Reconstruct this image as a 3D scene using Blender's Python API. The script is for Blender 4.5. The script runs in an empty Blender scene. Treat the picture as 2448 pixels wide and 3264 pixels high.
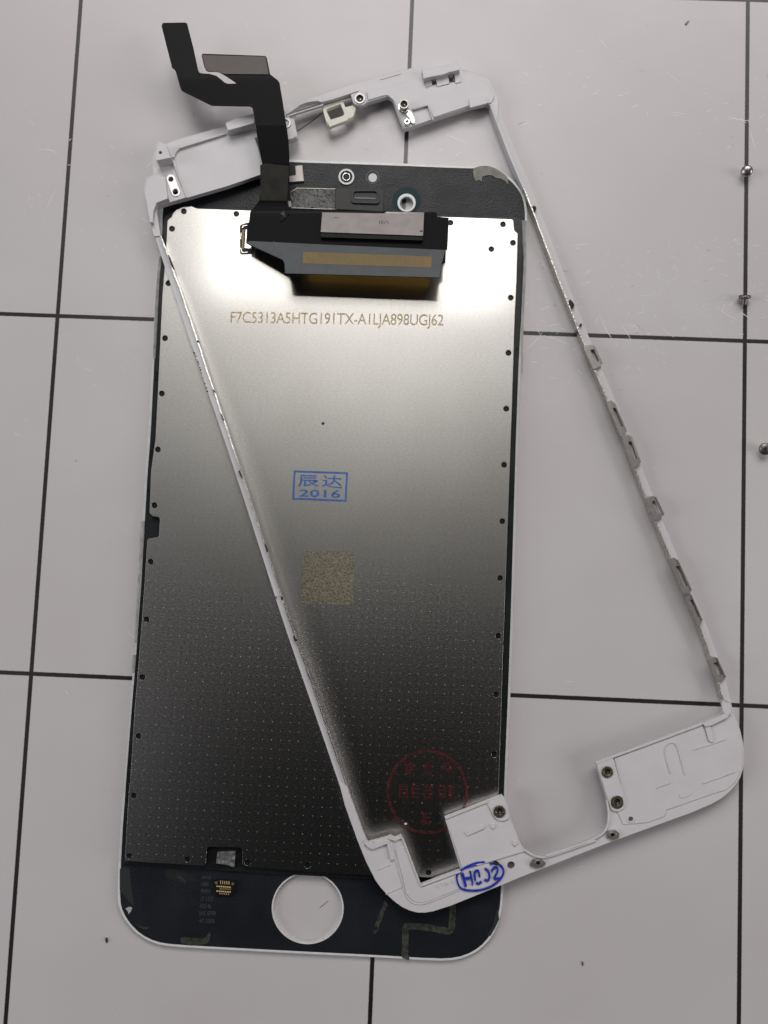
import bpy, bmesh, math, random
from mathutils import Vector, Matrix, Euler, noise
random.seed(7)
S = bpy.context.scene
COL = S.collection

# ---------------------------------------------------------------- camera, light, exposure
PW, PH, FPX = 2448.0, 3264.0, 2770.0
CAM_LOC = Vector((0.0017, -0.01644, 0.14857))
CAM_ROT = Euler((0.0810907, 0.01609756, 0.04205643), 'XYZ')
cam_d = bpy.data.cameras.new('camera'); cam = bpy.data.objects.new('camera', cam_d); COL.objects.link(cam)
cam.location = CAM_LOC; cam.rotation_euler = CAM_ROT
cam_d.sensor_fit = 'VERTICAL'; cam_d.sensor_height = 24.0; cam_d.lens = 24.0*FPX/PH
cam_d.clip_start = 0.005; cam_d.clip_end = 50
S.camera = cam
S.render.engine = 'CYCLES'
S.render.resolution_x = 768; S.render.resolution_y = 1024
S.view_settings.view_transform = 'Standard'; S.view_settings.look = 'None'
S.view_settings.exposure = 0.0; S.view_settings.gamma = 1.0
S.view_settings.use_curve_mapping = False

W = bpy.data.worlds.new('World'); S.world = W; W.use_nodes = True
W.node_tree.nodes['Background'].inputs[0].default_value = (0.9, 0.88, 0.9, 1)
W.node_tree.nodes['Background'].inputs[1].default_value = 0.012

def area(name, loc, target, sx, sy, power, col=(1, 1, 1)):
    d = bpy.data.lights.new(name, 'AREA'); d.shape = 'RECTANGLE'; d.size = sx; d.size_y = sy
    d.energy = power; d.color = col
    o = bpy.data.objects.new(name, d); COL.objects.link(o); o.location = loc
    o.rotation_euler = (Vector(target)-Vector(loc)).to_track_quat('-Z', 'Y').to_euler()
    return o
area('bench_lamp', (-0.033, 0.262, 0.45), (-0.033, 0.262, 0), 0.215, 0.165, 0.68, (1, 0.975, 0.94))
area('side_fill_a', (-1.15, -0.15, 0.72), (0, -.08, 0), 0.5, 0.8, 5.7, (0.97, 0.95, 1))  # unseen side light, added as fill for the table
area('side_fill_b', (1.15, -0.15, 0.72), (0, -.08, 0), 0.5, 0.8, 5.5, (1, 0.94, 0.94))  # matching fill added on the right, not a known lamp
area('ceiling_lamp_c', (0.05, 0.95, 0.95), (0, 0.0, 0), 1.3, 0.35, 7.7, (1, 0.96, 0.95))

# ---------------------------------------------------------------- helpers
RM = CAM_ROT.to_matrix()
def P(px, py, z):
    """point of the photographed spot (px, py) lying z millimetres above the table"""
    d = RM @ Vector((px-PW/2, -(py-PH/2), -FPX))
    t = (z*0.001-CAM_LOC.z)/d.z
    return CAM_LOC + d*t
def Z(ox, oy, s, pts): return [(ox+x/s, oy+y/s) for x, y in pts]
def z1(*p): return Z(400, 0, 2.765, p)
def z2(*p): return Z(900, 150, 2.0737, p)
def z3(*p): return Z(700, 500, 2.0737, p)
def z4(*p): return Z(1400, 500, 2.765, p)
def z5(*p): return Z(400, 600, 2.765, p)
def z6(*p): return Z(1700, 1000, 2.2126, p)
def z7(*p): return Z(350, 1500, 2.2117, p)
def zb(*p): return Z(350, 2500, 2.0737, p)
def zm(*p): return Z(1100, 2400, 2.0737, p)
def zr(*p): return Z(1650, 2100, 2.079, p)
def zs(*p): return Z(800, 1400, 3.318, p)
def zc(*p): return Z(480, 2700, 5.925, p)
def zh(*p): return Z(1250, 2680, 4.1475, p)
def zq(*p): return Z(1200, 2350, 5.184, p)
def circle(cx, cy, r, n=28, ry=None): return [(cx+r*math.cos(2*math.pi*k/n), cy+(ry or r)*math.sin(2*math.pi*k/n)) for k in range(n)]
def gear(cx, cy, r, t=18):
    return [(cx+(r if k % 4 < 2 else r*0.86)*math.cos(2*math.pi*k/(4*t)), cy+(r if k % 4 < 2 else r*0.86)*math.sin(2*math.pi*k/(4*t))) for k in range(4*t)]
def smooth(pts, it=2, closed=True):
    for _ in range(it):
        out = []
        n = len(pts)
        for i in range(n if closed else n-1):
            a, b = pts[i], pts[(i+1) % n]
            out += [(a[0]*.75+b[0]*.25, a[1]*.75+b[1]*.25), (a[0]*.25+b[0]*.75, a[1]*.25+b[1]*.75)]
        if not closed: out = [pts[0]]+out+[pts[-1]]
        pts = out
    return pts
def rounded(pts, r):
    out = []
    n = len(pts)
    for i in range(n):
        p = Vector(pts[i]); a = Vector(pts[i-1]); b = Vector(pts[(i+1) % n])
        da, db = (a-p), (b-p)
        ra = min(r, da.length*.45); rb = min(r, db.length*.45)
        s, e = p+da.normalized()*ra, p+db.normalized()*rb
        for k in range(6):
            t = k/5; q = s*(1-t)**2+p*2*t*(1-t)+e*t*t; out.append((q.x, q.y))
    return out
def stroke(path, w, w2=None, ends=True):
    path = [Vector(p) for p in path]; L, R = [], []
    n = len(path)
    for i, p in enumerate(path):
        a = (p-path[i-1]).normalized() if i else (path[1]-p).normalized()
        b = (path[i+1]-p).normalized() if i < n-1 else a
        t = (a+b)
        if t.length < 1e-4: t = a.copy()
        t.normalize(); nrm = Vector((-t.y, t.x)); c = max(0.5, abs(nrm.dot(Vector((-a.y, a.x)))))
        ww = (w if w2 is None else w+(w2-w)*i/(n-1))/2/c
        L.append(p+nrm*ww); R.append(p-nrm*ww)
    pts = [(v.x, v.y) for v in L]+[(v.x, v.y) for v in reversed(R)]
    return pts
def offset_poly(pts, d):
    """inward for positive d"""
    n = len(pts); A = sum(pts[i][0]*pts[(i+1) % n][1]-pts[(i+1) % n][0]*pts[i][1] for i in range(n))
    sg = 1 if A > 0 else -1
    out = []
    for i in range(n):
        p = Vector(pts[i]); a = (p-Vector(pts[i-1])).normalized(); b = (Vector(pts[(i+1) % n])-p).normalized()
        na = Vector((-a.y, a.x)); nb = Vector((-b.y, b.x)); m = na+nb
        m = m.normalized() if m.length > 1e-5 else na
        c = max(0.5, m.dot(na)); q = p+m*(d/c)*sg; out.append((q.x, q.y))
    return out
def ev(z, x, y): return z(x, y) if callable(z) else z

def slab(bm, loops, zt, zbot=None, cut=None, cutx=None, mi=0, side_mi=None):
    """prism over the filled outline (first loop) with holes (other loops)"""
    t = bmesh.new()
    for lp in loops:
        vs = []
        for p in lp:
            if not vs or (Vector((p[0], p[1], 0))-vs[-1].co).length > 0.05: vs.append(t.verts.new((p[0], p[1], 0)))
        if (vs[0].co-vs[-1].co).length < 0.05: t.verts.remove(vs.pop())
        for i in range(len(vs)): t.edges.new((vs[i], vs[(i+1) % len(vs)]))
    bmesh.ops.triangle_fill(t, use_beauty=True, edges=t.edges[:])
    if cut:
        ys = [v.co.y for v in t.verts]; y = math.floor(min(ys)/cut)*cut
        while y < max(ys):
            bmesh.ops.bisect_plane(t, geom=t.verts[:]+t.edges[:]+t.faces[:], plane_co=(0, y, 0), plane_no=(0, 1, 0)); y += cut
    if cutx:
        xs = [v.co.x for v in t.verts]; x = math.floor(min(xs)/cutx)*cutx
        while x < max(xs):
            bmesh.ops.bisect_plane(t, geom=t.verts[:]+t.edges[:]+t.faces[:], plane_co=(x, 0, 0), plane_no=(1, 0, 0)); x += cutx
    top, bot = {}, {}
    for v in t.verts:
        x, y = v.co.x, v.co.y; q = P(x, y, ev(zt, x, y)); top[v] = bm.verts.new(q)
        if zbot is not None: bot[v] = bm.verts.new((q.x, q.y, ev(zbot, x, y)*0.001))
    for f in t.faces:
        vs = [top[v] for v in f.verts]
        a = (vs[1].co-vs[0].co).cross(vs[2].co-vs[0].co)
        up = a.z > 0
        fc = bm.faces.new(vs if up else vs[::-1]); fc.material_index = mi
        if zbot is not None:
            vb = [bot[v] for v in f.verts]; fb = bm.faces.new(vb[::-1] if up else vb); fb.material_index = mi if side_mi is None else side_mi
    if zbot is not None:
        for e in t.edges:
            if len(e.link_faces) == 1:
                f = e.link_faces[0]; a, b = e.verts
                vs = list(f.verts); ia = vs.index(a)
                if vs[(ia+1) % len(vs)] is not b: a, b = b, a
                tv = [top[v] for v in vs]; up = (tv[1].co-tv[0].co).cross(tv[2].co-tv[0].co).z > 0
                q = [top[a], bot[a], bot[b], top[b]]
                try: s = bm.faces.new(q if up else q[::-1])
                except ValueError: continue
                s.material_index = mi if side_mi is None else side_mi
    t.free()
ORIG = {}
def obj(name, bm, mats, parent=None, flatten=False):
    me = bpy.data.meshes.new(name)
    off = ORIG.get(parent.name if parent else '', Vector((0, 0, 0)))
    bmesh.ops.translate(bm, verts=bm.verts[:], vec=-off)
    bm.to_mesh(me); bm.free()
    for m in (mats if isinstance(mats, (list, tuple)) else [mats]): me.materials.append(m)
    o = bpy.data.objects.new(name, me); COL.objects.link(o)
    if parent: o.parent = parent; ORIG[o.name] = off
    return o
def part(name, loops, zt, zbot, mat, parent, **k):
    bm = bmesh.new(); slab(bm, loops, zt, zbot, **k); return obj(name, bm, mat, parent)
def thing(name, label, cat, loc, group=None):
    o = bpy.data.objects.new(name, None); COL.objects.link(o); o.location = loc; o.empty_display_size = 0.01
    ORIG[o.name] = Vector(loc); o['label'] = label; o['category'] = cat
    if group: o['group'] = group
    return o
def text_faces(bm, s, quad, z, spacing=1.0, mi=0, bold=0.0):
    """lettering fitted into quad (tl, tr, br, bl) at height z"""
    cu = bpy.data.curves.new('lettering', 'FONT'); cu.body = s; cu.size = 1; cu.space_character = spacing; cu.resolution_u = 4; cu.offset = bold
    o = bpy.data.objects.new('lettering', cu); COL.objects.link(o)
    dg = bpy.context.evaluated_depsgraph_get(); me = bpy.data.meshes.new_from_object(o.evaluated_get(dg))
    bpy.data.objects.remove(o)
    xs = [v.co.x for v in me.vertices]; ys = [v.co.y for v in me.vertices]
    if not xs: return
    x0, x1, y0, y1 = min(xs), max(xs), min(ys), max(ys); tl, tr, br, bl = [Vector(q) for q in quad]
    vs = []
    for v in me.vertices:
        u = (v.co.x-x0)/(x1-x0); w = (v.co.y-y0)/(y1-y0)
        q = (bl*(1-u)+br*u)*(1-w)+(tl*(1-u)+tr*u)*w
        vs.append(bm.verts.new(P(q.x, q.y, ev(z, q.x, q.y))))
    for p in me.polygons:
        try: f = bm.faces.new([vs[i] for i in p.vertices]); f.normal_update()
        except ValueError: continue
        if f.normal.z < 0: f.normal_flip()
        f.material_index = mi
    bpy.data.meshes.remove(me)

# ---------------------------------------------------------------- materials
def mat(name, col=(.5, .5, .5), rough=.5, metal=0.0, bevel=0.0, spec=0.5, bump=0.0, bscale=3000, colvar=0.0, cvscale=600, alpha=1.0, rvar=0.0, sss=0.0):
    m = bpy.data.materials.new(name); m.use_nodes = True; nt = m.node_tree; N = nt.nodes; L = nt.links
    b = N['Principled BSDF']; b.inputs['Base Color'].default_value = (*col, 1); b.inputs['Roughness'].default_value = rough
    b.inputs['Metallic'].default_value = metal; b.inputs['Specular IOR Level'].default_value = spec; b.inputs['Alpha'].default_value = alpha
    tc = N.new('ShaderNodeTexCoord')
    nrm = None
    if bevel:
        bv = N.new('ShaderNodeBevel'); bv.samples = 4; bv.inputs['Radius'].default_value = bevel; nrm = bv.outputs[0]
    if bump:
        nz = N.new('ShaderNodeTexNoise'); nz.inputs['Scale'].default_value = bscale; nz.inputs['Detail'].default_value = 4
        L.new(tc.outputs['Object'], nz.inputs['Vector'])
        bp = N.new('ShaderNodeBump'); bp.inputs['Strength'].default_value = bump; bp.inputs['Distance'].default_value = 0.0001
        L.new(nz.outputs[0], bp.inputs['Height'])
        if nrm: L.new(nrm, bp.inputs['Normal'])
        nrm = bp.outputs[0]
    if nrm: L.new(nrm, b.inputs['Normal'])
    if colvar:
        nz = N.new('ShaderNodeTexNoise'); nz.inputs['Scale'].default_value = cvscale; nz.inputs['Detail'].default_value = 6
        L.new(tc.outputs['Object'], nz.inputs['Vector'])
        mr = N.new('ShaderNodeMapRange'); mr.inputs['From Min'].default_value = .3; mr.inputs['From Max'].default_value = .7
        mr.inputs['To Min'].default_value = 1-colvar; mr.inputs['To Max'].default_value = 1+colvar
        L.new(nz.outputs[0], mr.inputs[0])
        mx = N.new('ShaderNodeVectorMath'); mx.operation = 'SCALE'; mx.inputs[0].default_value = col; L.new(mr.outputs[0], mx.inputs['Scale'])
        L.new(mx.outputs[0], b.inputs['Base Color'])
    if rvar:
        nz = N.new('ShaderNodeTexNoise'); nz.inputs['Scale'].default_value = 250; nz.inputs['Detail'].default_value = 8
        L.new(tc.outputs['Object'], nz.inputs['Vector'])
        mr = N.new('ShaderNodeMapRange'); mr.inputs['From Min'].default_value = .3; mr.inputs['From Max'].default_value = .7
        mr.inputs['To Min'].default_value = rough-rvar; mr.inputs['To Max'].default_value = rough+rvar
        L.new(nz.outputs[0], mr.inputs[0]); L.new(mr.outputs[0], b.inputs['Roughness'])
    return m
M_white = mat('white_plastic', (.58, .572, .585), .42, bevel=.00014, bump=.12, bscale=5000, colvar=.03, cvscale=250)
M_ivory = mat('ivory_plastic', (.66, .66, .56), .4, bevel=.00012, colvar=.04)
M_rim = mat('white_glass_rim', (.62, .64, .63), .25, bevel=.0001, colvar=.08, cvscale=900)
M_ink = mat('black_ink_coating', (.012, .0142, .018), .36, spec=.25, bump=.8, bscale=3200, rvar=.07, colvar=.15, cvscale=120)
M_black = mat('black_polymer', (.007, .007, .008), .4, spec=.3, bevel=.0001, bump=.2, bscale=3000)
M_flex = mat('black_flex_film', (.006, .0055, .006), .5, spec=.12, bump=.1, bscale=2500)
M_flexgrey = mat('grey_flex_film', (.075, .085, .09), .4, bump=.1, colvar=.12, cvscale=400)
M_tape = mat('black_tape', (.012, .014, .015), .35, spec=.3, bump=.5, bscale=900, rvar=.1)
M_stiff = mat('brushed_stiffener', (.075, .065, .06), .5, metal=.2, bevel=.0001, colvar=.06)
M_shield = mat('steel_shield', (.34, .31, .30), .42, metal=.5, bevel=.00012, bump=.1, bscale=2000, colvar=.08)
M_steel = mat('bright_steel', (.68, .67, .64), .2, metal=1, bevel=.00012, colvar=.15, cvscale=1500)
M_clip = mat('dull_steel', (.38, .36, .34), .38, metal=.8, bevel=.0001, colvar=.1, cvscale=1200)
M_brass = mat('aged_brass', (.50, .45, .34), .3, metal=1, bevel=.00012, colvar=.25, cvscale=2500)
M_gold = mat('gold_contact', (.75, .52, .16), .3, metal=.9)
M_goldfilm = mat('gold_film', (.21, .15, .06), .4, metal=.3, colvar=.1)
M_dark = mat('dark_hole', (.012, .012, .012), .6)
M_hole = mat('brown_hole', (.10, .075, .065), .7)
M_blue = mat('blue_marker_ink', (.012, .035, .36), .4, colvar=.3, cvscale=1200)
M_bluestamp = mat('blue_stamp_ink', (.035, .12, .36), .55, colvar=.35, cvscale=3500)
M_redstamp = mat('red_stamp_ink', (.12, .006, .008), .6, colvar=.6, cvscale=1500, alpha=.2)
M_etch = mat('laser_etching', (.46, .365, .215), .5, metal=.3, colvar=.35, cvscale=3000)
M_etchpatch = mat('laser_etched_patch', (.24, .20, .13), .4, metal=.8, colvar=.6, cvscale=3200, alpha=.4)
def mat_squiggle():
    m = mat('laser_etched_patch', (.30, .26, .18), .5, metal=.3); nt = m.node_tree; N = nt.nodes; L = nt.links; b = N['Principled BSDF']
    tc = N.new('ShaderNodeTexCoord'); nz = N.new('ShaderNodeTexNoise'); nz.inputs['Scale'].default_value = 900; L.new(tc.outputs['Object'], nz.inputs['Vector'])
    ad = N.new('ShaderNodeVectorMath'); ad.operation = 'MULTIPLY_ADD'; ad.inputs[1].default_value = (.0006, .0006, 0); L.new(nz.outputs['Color'], ad.inputs[0]); L.new(tc.outputs['Object'], ad.inputs[2])
    v = N.new('ShaderNodeTexVoronoi'); v.feature = 'DISTANCE_TO_EDGE'; v.inputs['Scale'].default_value = 1900; L.new(ad.outputs[0], v.inputs['Vector'])
    r1 = N.new('ShaderNodeMapRange'); r1.inputs['From Min'].default_value = .03; r1.inputs['From Max'].default_value = .16; r1.inputs['To Min'].default_value = 0; r1.inputs['To Max'].default_value = 1; L.new(v.outputs['Distance'], r1.inputs[0])
    mx = N.new('ShaderNodeMix'); mx.data_type = 'RGBA'; L.new(r1.outputs[0], mx.inputs[0]); mx.inputs[6].default_value = (.42, .39, .27, 1); mx.inputs[7].default_value = (.19, .165, .105, 1)
    L.new(mx.outputs[2], b.inputs['Base Color']); b.inputs['Alpha'].default_value = .27; return m
M_etchpatch = mat_squiggle()
M_glue = mat('dried_glue', (.20, .20, .165), .45, bump=.6, bscale=1200, colvar=.25, cvscale=900, alpha=.8)
M_glue2 = mat('thin_dried_glue', (.06, .062, .052), .32, bump=.8, bscale=1500, colvar=.5, cvscale=1500, alpha=.6)
M_faint = mat('faint_grey_print', (.05, .05, .058), .5)
M_clear = mat('cloudy_tape', (.13, .13, .13), .3, bump=1, bscale=700, colvar=.4, cvscale=900, alpha=.85)
M_white2 = mat('white_ring_print', (.62, .66, .66), .35)
M_greenish = mat('dark_teal_print', (.006, .026, .030), .45, spec=.15)
M_ivoryglass = mat('camera_lens_black', (.006, .006, .008), .4, spec=.2)

def mat_table():
    m = bpy.data.materials.new('white_table_laminate'); m.use_nodes = True; nt = m.node_tree; N = nt.nodes; L = nt.links; b = N['Principled BSDF']
    tc = N.new('ShaderNodeTexCoord'); sp = N.new('ShaderNodeSeparateXYZ'); L.new(tc.outputs['Object'], sp.inputs[0])
    def mth(op, a, bb=None, c=None):
        n = N.new('ShaderNodeMath'); n.operation = op
        for i, v in enumerate((a, bb, c)):
            if v is None: continue
            if isinstance(v, (int, float)): n.inputs[i].default_value = v
            else: L.new(v, n.inputs[i])
        return n.outputs[0]
    def lines(c, pitch, org):      # distance to the nearest line of the printed grid
        t = mth('DIVIDE', mth('SUBTRACT', c, org), pitch); f = mth('SUBTRACT', mth('FRACT', mth('ADD', t, .5)), .5)
        return mth('MULTIPLY', mth('ABSOLUTE', f), pitch)
    wob = N.new('ShaderNodeTexNoise'); wob.inputs['Scale'].default_value = 2500; L.new(tc.outputs['Object'], wob.inputs['Vector'])
    w = mth('MULTIPLY', mth('SUBTRACT', wob.outputs[0], .5), .00012)
    dx = lines(sp.outputs[0], .06, 0.0); dy = lines(sp.outputs[1], .06225, .09)
    d = mth('ADD', mth('MINIMUM', dx, dy), w)
    mr = N.new('ShaderNodeMapRange'); L.new(d, mr.inputs[0])
    mr.inputs['From Min'].default_value = .00030; mr.inputs['From Max'].default_value = .00042; mr.inputs['To Min'].default_value = 1; mr.inputs['To Max'].default_value = 0
    line = mr.outputs[0]
    # base mottling
    n1 = N.new('ShaderNodeTexNoise'); n1.inputs['Scale'].default_value = 22; n1.inputs['Detail'].default_value = 10; L.new(tc.outputs['Object'], n1.inputs['Vector'])
    cr = N.new('ShaderNodeValToRGB'); L.new(n1.outputs[0], cr.inputs[0])
    cr.color_ramp.elements[0].position = .3; cr.color_ramp.elements[0].color = (.50, .478, .48, 1)
    cr.color_ramp.elements[1].position = .7; cr.color_ramp.elements[1].color = (.545, .532, .533, 1)
    # dirt specks
    v = N.new('ShaderNodeTexVoronoi'); v.inputs['Scale'].default_value = 110; L.new(tc.outputs['Object'], v.inputs['Vector'])
    n2 = N.new('ShaderNodeTexNoise'); n2.inputs['Scale'].default_value = 40; L.new(tc.outputs['Object'], n2.inputs['Vector'])
    thr = mth('MULTIPLY', mth('MAXIMUM', mth('SUBTRACT', n2.outputs[0], .52), 0), .5)
    speck = mth('LESS_THAN', v.outputs['Distance'], thr)
    spk = mth('MULTIPLY', speck, .35)
    mx = N.new('ShaderNodeMix'); mx.data_type = 'RGBA'; L.new(spk, mx.inputs[0]); L.new(cr.outputs[0], mx.inputs[6]); mx.inputs[7].default_value = (.16, .13, .12, 1)
    mx2 = N.new('ShaderNodeMix'); mx2.data_type = 'RGBA'; L.new(line, mx2.inputs[0]); L.new(mx.outputs[2], mx2.inputs[6]); mx2.inputs[7].default_value = (.011, .009, .010, 1)
    L.new(mx2.outputs[2], b.inputs['Base Color'])
    n3 = N.new('ShaderNodeTexNoise'); n3.inputs['Scale'].default_value = 90; n3.inputs['Detail'].default_value = 10; n3.inputs['Distortion'].default_value = 1.5; L.new(tc.outputs['Object'], n3.inputs['Vector'])
    m3 = N.new('ShaderNodeMapRange'); L.new(n3.outputs[0], m3.inputs[0]); m3.inputs['To Min'].default_value = .30; m3.inputs['To Max'].default_value = .46
    L.new(m3.outputs[0], b.inputs['Roughness'])
    b.inputs['Specular IOR Level'].default_value = .65
    n4 = N.new('ShaderNodeTexNoise'); n4.inputs['Scale'].default_value = 420; n4.inputs['Detail'].default_value = 6; L.new(tc.outputs['Object'], n4.inputs['Vector'])
    bp = N.new('ShaderNodeBump'); bp.inputs['Strength'].default_value = .25; bp.inputs['Distance'].default_value = .0001; L.new(n4.outputs[0], bp.inputs['Height']); L.new(bp.outputs[0], b.inputs['Normal'])
    return m
M_table = mat_table()
M_scratch = mat('table_scratch', (.65, .635, .635), .35, spec=.8)
M_scratchd = mat('table_scuff', (.36, .33, .32), .6)

def mat_plate():
    m = bpy.data.materials.new('brushed_steel_plate'); m.use_nodes = True; nt = m.node_tree; N = nt.nodes; L = nt.links; b = N['Principled BSDF']
    b.inputs['Base Color'].default_value = (.60, .585, .55, 1); b.inputs['Metallic'].default_value = 1
    tc = N.new('ShaderNodeTexCoord'); mp = N.new('ShaderNodeMapping'); mp.vector_type = 'POINT'
    a, c = P(412, 2729, 2.4), P(548, 729, 2.4); ang = math.atan2(c.y-a.y, c.x-a.x)-math.pi/2
    mp.inputs['Rotation'].default_value = (0, 0, -ang); L.new(tc.outputs['Object'], mp.inputs['Vector'])
    def mth(op, a, bb=None):
        n = N.new('ShaderNodeMath'); n.operation = op
        for i, v in enumerate((a, bb)):
            if v is None: continue
            if isinstance(v, (int, float)): n.inputs[i].default_value = v
            else: L.new(v, n.inputs[i])
        return n.outputs[0]
    sp = N.new('ShaderNodeSeparateXYZ'); L.new(mp.outputs[0], sp.inputs[0])
    pit = .00149
    fx = mth('MULTIPLY', mth('SUBTRACT', mth('FRACT', mth('ADD', mth('DIVIDE', sp.outputs[0], pit), 50)), .5), pit)
    fy = mth('MULTIPLY', mth('SUBTRACT', mth('FRACT', mth('ADD', mth('DIVIDE', sp.outputs[1], pit), 50)), .5), pit)
    d = mth('SQRT', mth('ADD', mth('MULTIPLY', fx, fx), mth('MULTIPLY', fy, fy)))
    n1 = N.new('ShaderNodeTexNoise'); n1.inputs['Scale'].default_value = 600; L.new(tc.outputs['Object'], n1.inputs['Vector'])
    dot = mth('LESS_THAN', d, mth('MULTIPLY', n1.outputs[0], .000105))
    # grain, stretched across the plate
    mp2 = N.new('ShaderNodeMapping'); mp2.inputs['Scale'].default_value = (2100, 4600, 1); L.new(mp.outputs[0], mp2.inputs['Vector'])
    n2 = N.new('ShaderNodeTexNoise'); n2.inputs['Scale'].default_value = 1; n2.inputs['Detail'].default_value = 3; L.new(mp2.outputs[0], n2.inputs['Vector'])
    r1 = N.new('ShaderNodeMapRange'); L.new(n2.outputs[0], r1.inputs[0]); r1.inputs['From Min'].default_value = .3; r1.inputs['From Max'].default_value = .7
    r1.inputs['To Min'].default_value = .405; r1.inputs['To Max'].default_value = .435
    mxr = N.new('ShaderNodeMix'); L.new(dot, mxr.inputs[0]); L.new(r1.outputs[0], mxr.inputs[2]); mxr.inputs[3].default_value = .66
    g = N.new('ShaderNodeBsdfAnisotropic'); g.distribution = 'BECKMANN'; L.new(mxr.outputs[0], g.inputs['Roughness'])
    n5 = N.new('ShaderNodeTexNoise'); n5.inputs['Scale'].default_value = 25; n5.inputs['Detail'].default_value = 4; L.new(tc.outputs['Object'], n5.inputs['Vector'])
    cr = N.new('ShaderNodeValToRGB'); L.new(n5.outputs[0], cr.inputs[0])
    gm = N.new('ShaderNodeMix'); gm.inputs[0].default_value = .45; L.new(n5.outputs[0], gm.inputs[2]); L.new(n2.outputs[0], gm.inputs[3]); L.new(gm.outputs[0], cr.inputs[0])
    cr.color_ramp.elements[0].position = .35; cr.color_ramp.elements[0].color = (.50, .485, .455, 1)
    cr.color_ramp.elements[1].position = .65; cr.color_ramp.elements[1].color = (.66, .655, .635, 1)
    L.new(cr.outputs[0], g.inputs['Color'])
    bp = N.new('ShaderNodeBump'); bp.inputs['Strength'].default_value = .004; bp.inputs['Distance'].default_value = .00001; L.new(n2.outputs[0], bp.inputs['Height'])
    bv = N.new('ShaderNodeBevel'); bv.samples = 4; bv.inputs['Radius'].default_value = .00008; L.new(bv.outputs[0], bp.inputs['Normal'])
    L.new(bp.outputs[0], g.inputs['Normal']); g2 = N.new('ShaderNodeBsdfAnisotropic'); g2.distribution = 'BECKMANN'; L.new(mth('ADD', mth('MULTIPLY', n2.outputs[0], .03), mth('ADD', .115, mth('MULTIPLY', dot, .3))), g2.inputs['Roughness']);  L.new(cr.outputs[0], g2.inputs['Color']); ms = N.new('ShaderNodeMixShader'); ms.inputs[0].default_value = .22; L.new(g.outputs[0], ms.inputs[1]); L.new(g2.outputs[0], ms.inputs[2]); L.new(ms.outputs[0], N['Material Output'].inputs['Surface']); N.remove(b)
    return m
M_plate = mat_plate()

# ---------------------------------------------------------------- the table
bm = bmesh.new()
hs = 0.45
for zz in (0.0,):
    vs = [bm.verts.new((x, y, 0)) for x, y in ((-hs, -hs), (hs, -hs), (hs, hs), (-hs, hs))]
    vb = [bm.verts.new((x, y, -.02)) for x, y in ((-hs, -hs), (hs, -hs), (hs, hs), (-hs, hs))]
    bm.faces.new(vs); bm.faces.new(vb[::-1])
    for i in range(4): bm.faces.new((vs[i], vb[i], vb[(i+1) % 4], vs[(i+1) % 4]))
R = random.Random(3)
def scr(x, y, a, ln, w, mi, bend=0.0):
    n = 5; pts = []
    for k in range(n):
        t = (k/(n-1)-.5)*ln; aa = a+bend*(k/(n-1)-.5)
        pts.append(Vector((x+math.cos(aa)*t, y+math.sin(aa)*t, 0)))
    prev = None
    for k, p in enumerate(pts):
        ww = w*math.sin(math.pi*(k+.35)/(n-.3)); q = Vector((-math.sin(a), math.cos(a), 0))*ww/2
        z = .000006+R.random()*.000008
        cur = (bm.verts.new((p.x+q.x, p.y+q.y, z)), bm.verts.new((p.x-q.x, p.y-q.y, z)))
        if prev: f = bm.faces.new((prev[1], cur[1], cur[0], prev[0])); f.material_index = mi
        prev = cur
for i in range(1250):
    x = R.uniform(-.085, .095) if R.random() < .5 else R.gauss(.040, .028); y = R.gauss(.043, .016)  # scratches cluster where the lamp's sheen falls; pale colour carries their sparkle
    if R.random() < .10: y = R.uniform(-.10, .12)
    if noise.noise(Vector((x*45, y*45, 1))) < -.02: continue
    a = R.choice([R.gauss(.25, .3), R.gauss(.25, .3), R.gauss(2.4, .35), R.uniform(0, 3.14)])
    scr(x, y, a, R.uniform(.0004, .0017)*(3.2 if R.random() < .07 else 1), R.uniform(.00006, .00017), 1 if R.random() < .94 else 2, R.uniform(-.25, .25))
tb = obj('tabletop', bm, [M_table, M_scratch, M_scratchd]); tb['kind'] = 'structure'

# ---------------------------------------------------------------- display assembly, face down
disp = thing('phone_display', 'phone display assembly lying face down, brushed steel back plate and black flex cable', 'phone screen', P(1030, 1750, 0))
glass_out = [(924, 509), (1237, 519), (1480, 529), (1541, 529), (1586, 539), (1622, 561), (1648, 587), (1666, 613), (1675, 637), (1680, 665), (1681, 699),
             (1679, 800), (1675, 898), (1669, 1006), (1659, 1187), (1655, 1296), (1646, 1600), (1636, 1950), (1627, 2208), (1620, 2371), (1614, 2520),
             (1606, 2780), (1604, 2850), (1599, 2906), (1582, 2962), (1552, 3008), (1510, 3041), (1457, 3060), (1389, 3063), (1196, 3051), (1000, 3042), (736, 3028), (552, 3018),
             (495, 3009), (446, 2985), (408, 2948), (384, 2908), (375, 2870), (376, 2789), (386, 2596), (397, 2494), (418, 2200), (434, 2042), (447, 1816), (458, 1613), (463, 1500),
             (472, 1396), (481, 1215), (492, 998), (503, 853), (508, 790), (512, 660), (520, 610), (548, 555), (595, 520), (660, 501), (720, 501)]
glass_out = smooth(glass_out, 1)
HB = (980.7, 2895)
holes_g = [circle(HB[0], HB[1], 112, 72), circle(1296, 645, 22, 32)]
bm = bmesh.new(); slab(bm, [glass_out, circle(HB[0], HB[1], 110, 72), circle(1296, 647, 22, 32)], .92, 0.0)
gl = obj('front_glass', bm, M_rim, disp); gl['label'] = 'white edged front glass lying face down'
bm = bmesh.new(); slab(bm, [offset_poly(glass_out, 7.5), circle(HB[0], HB[1], 115, 72), circle(1296, 647, 24, 32), circle(1188, 566, 14, 24)], .97, .921)
obj('black_backing', bm, M_ink, disp)
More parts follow.
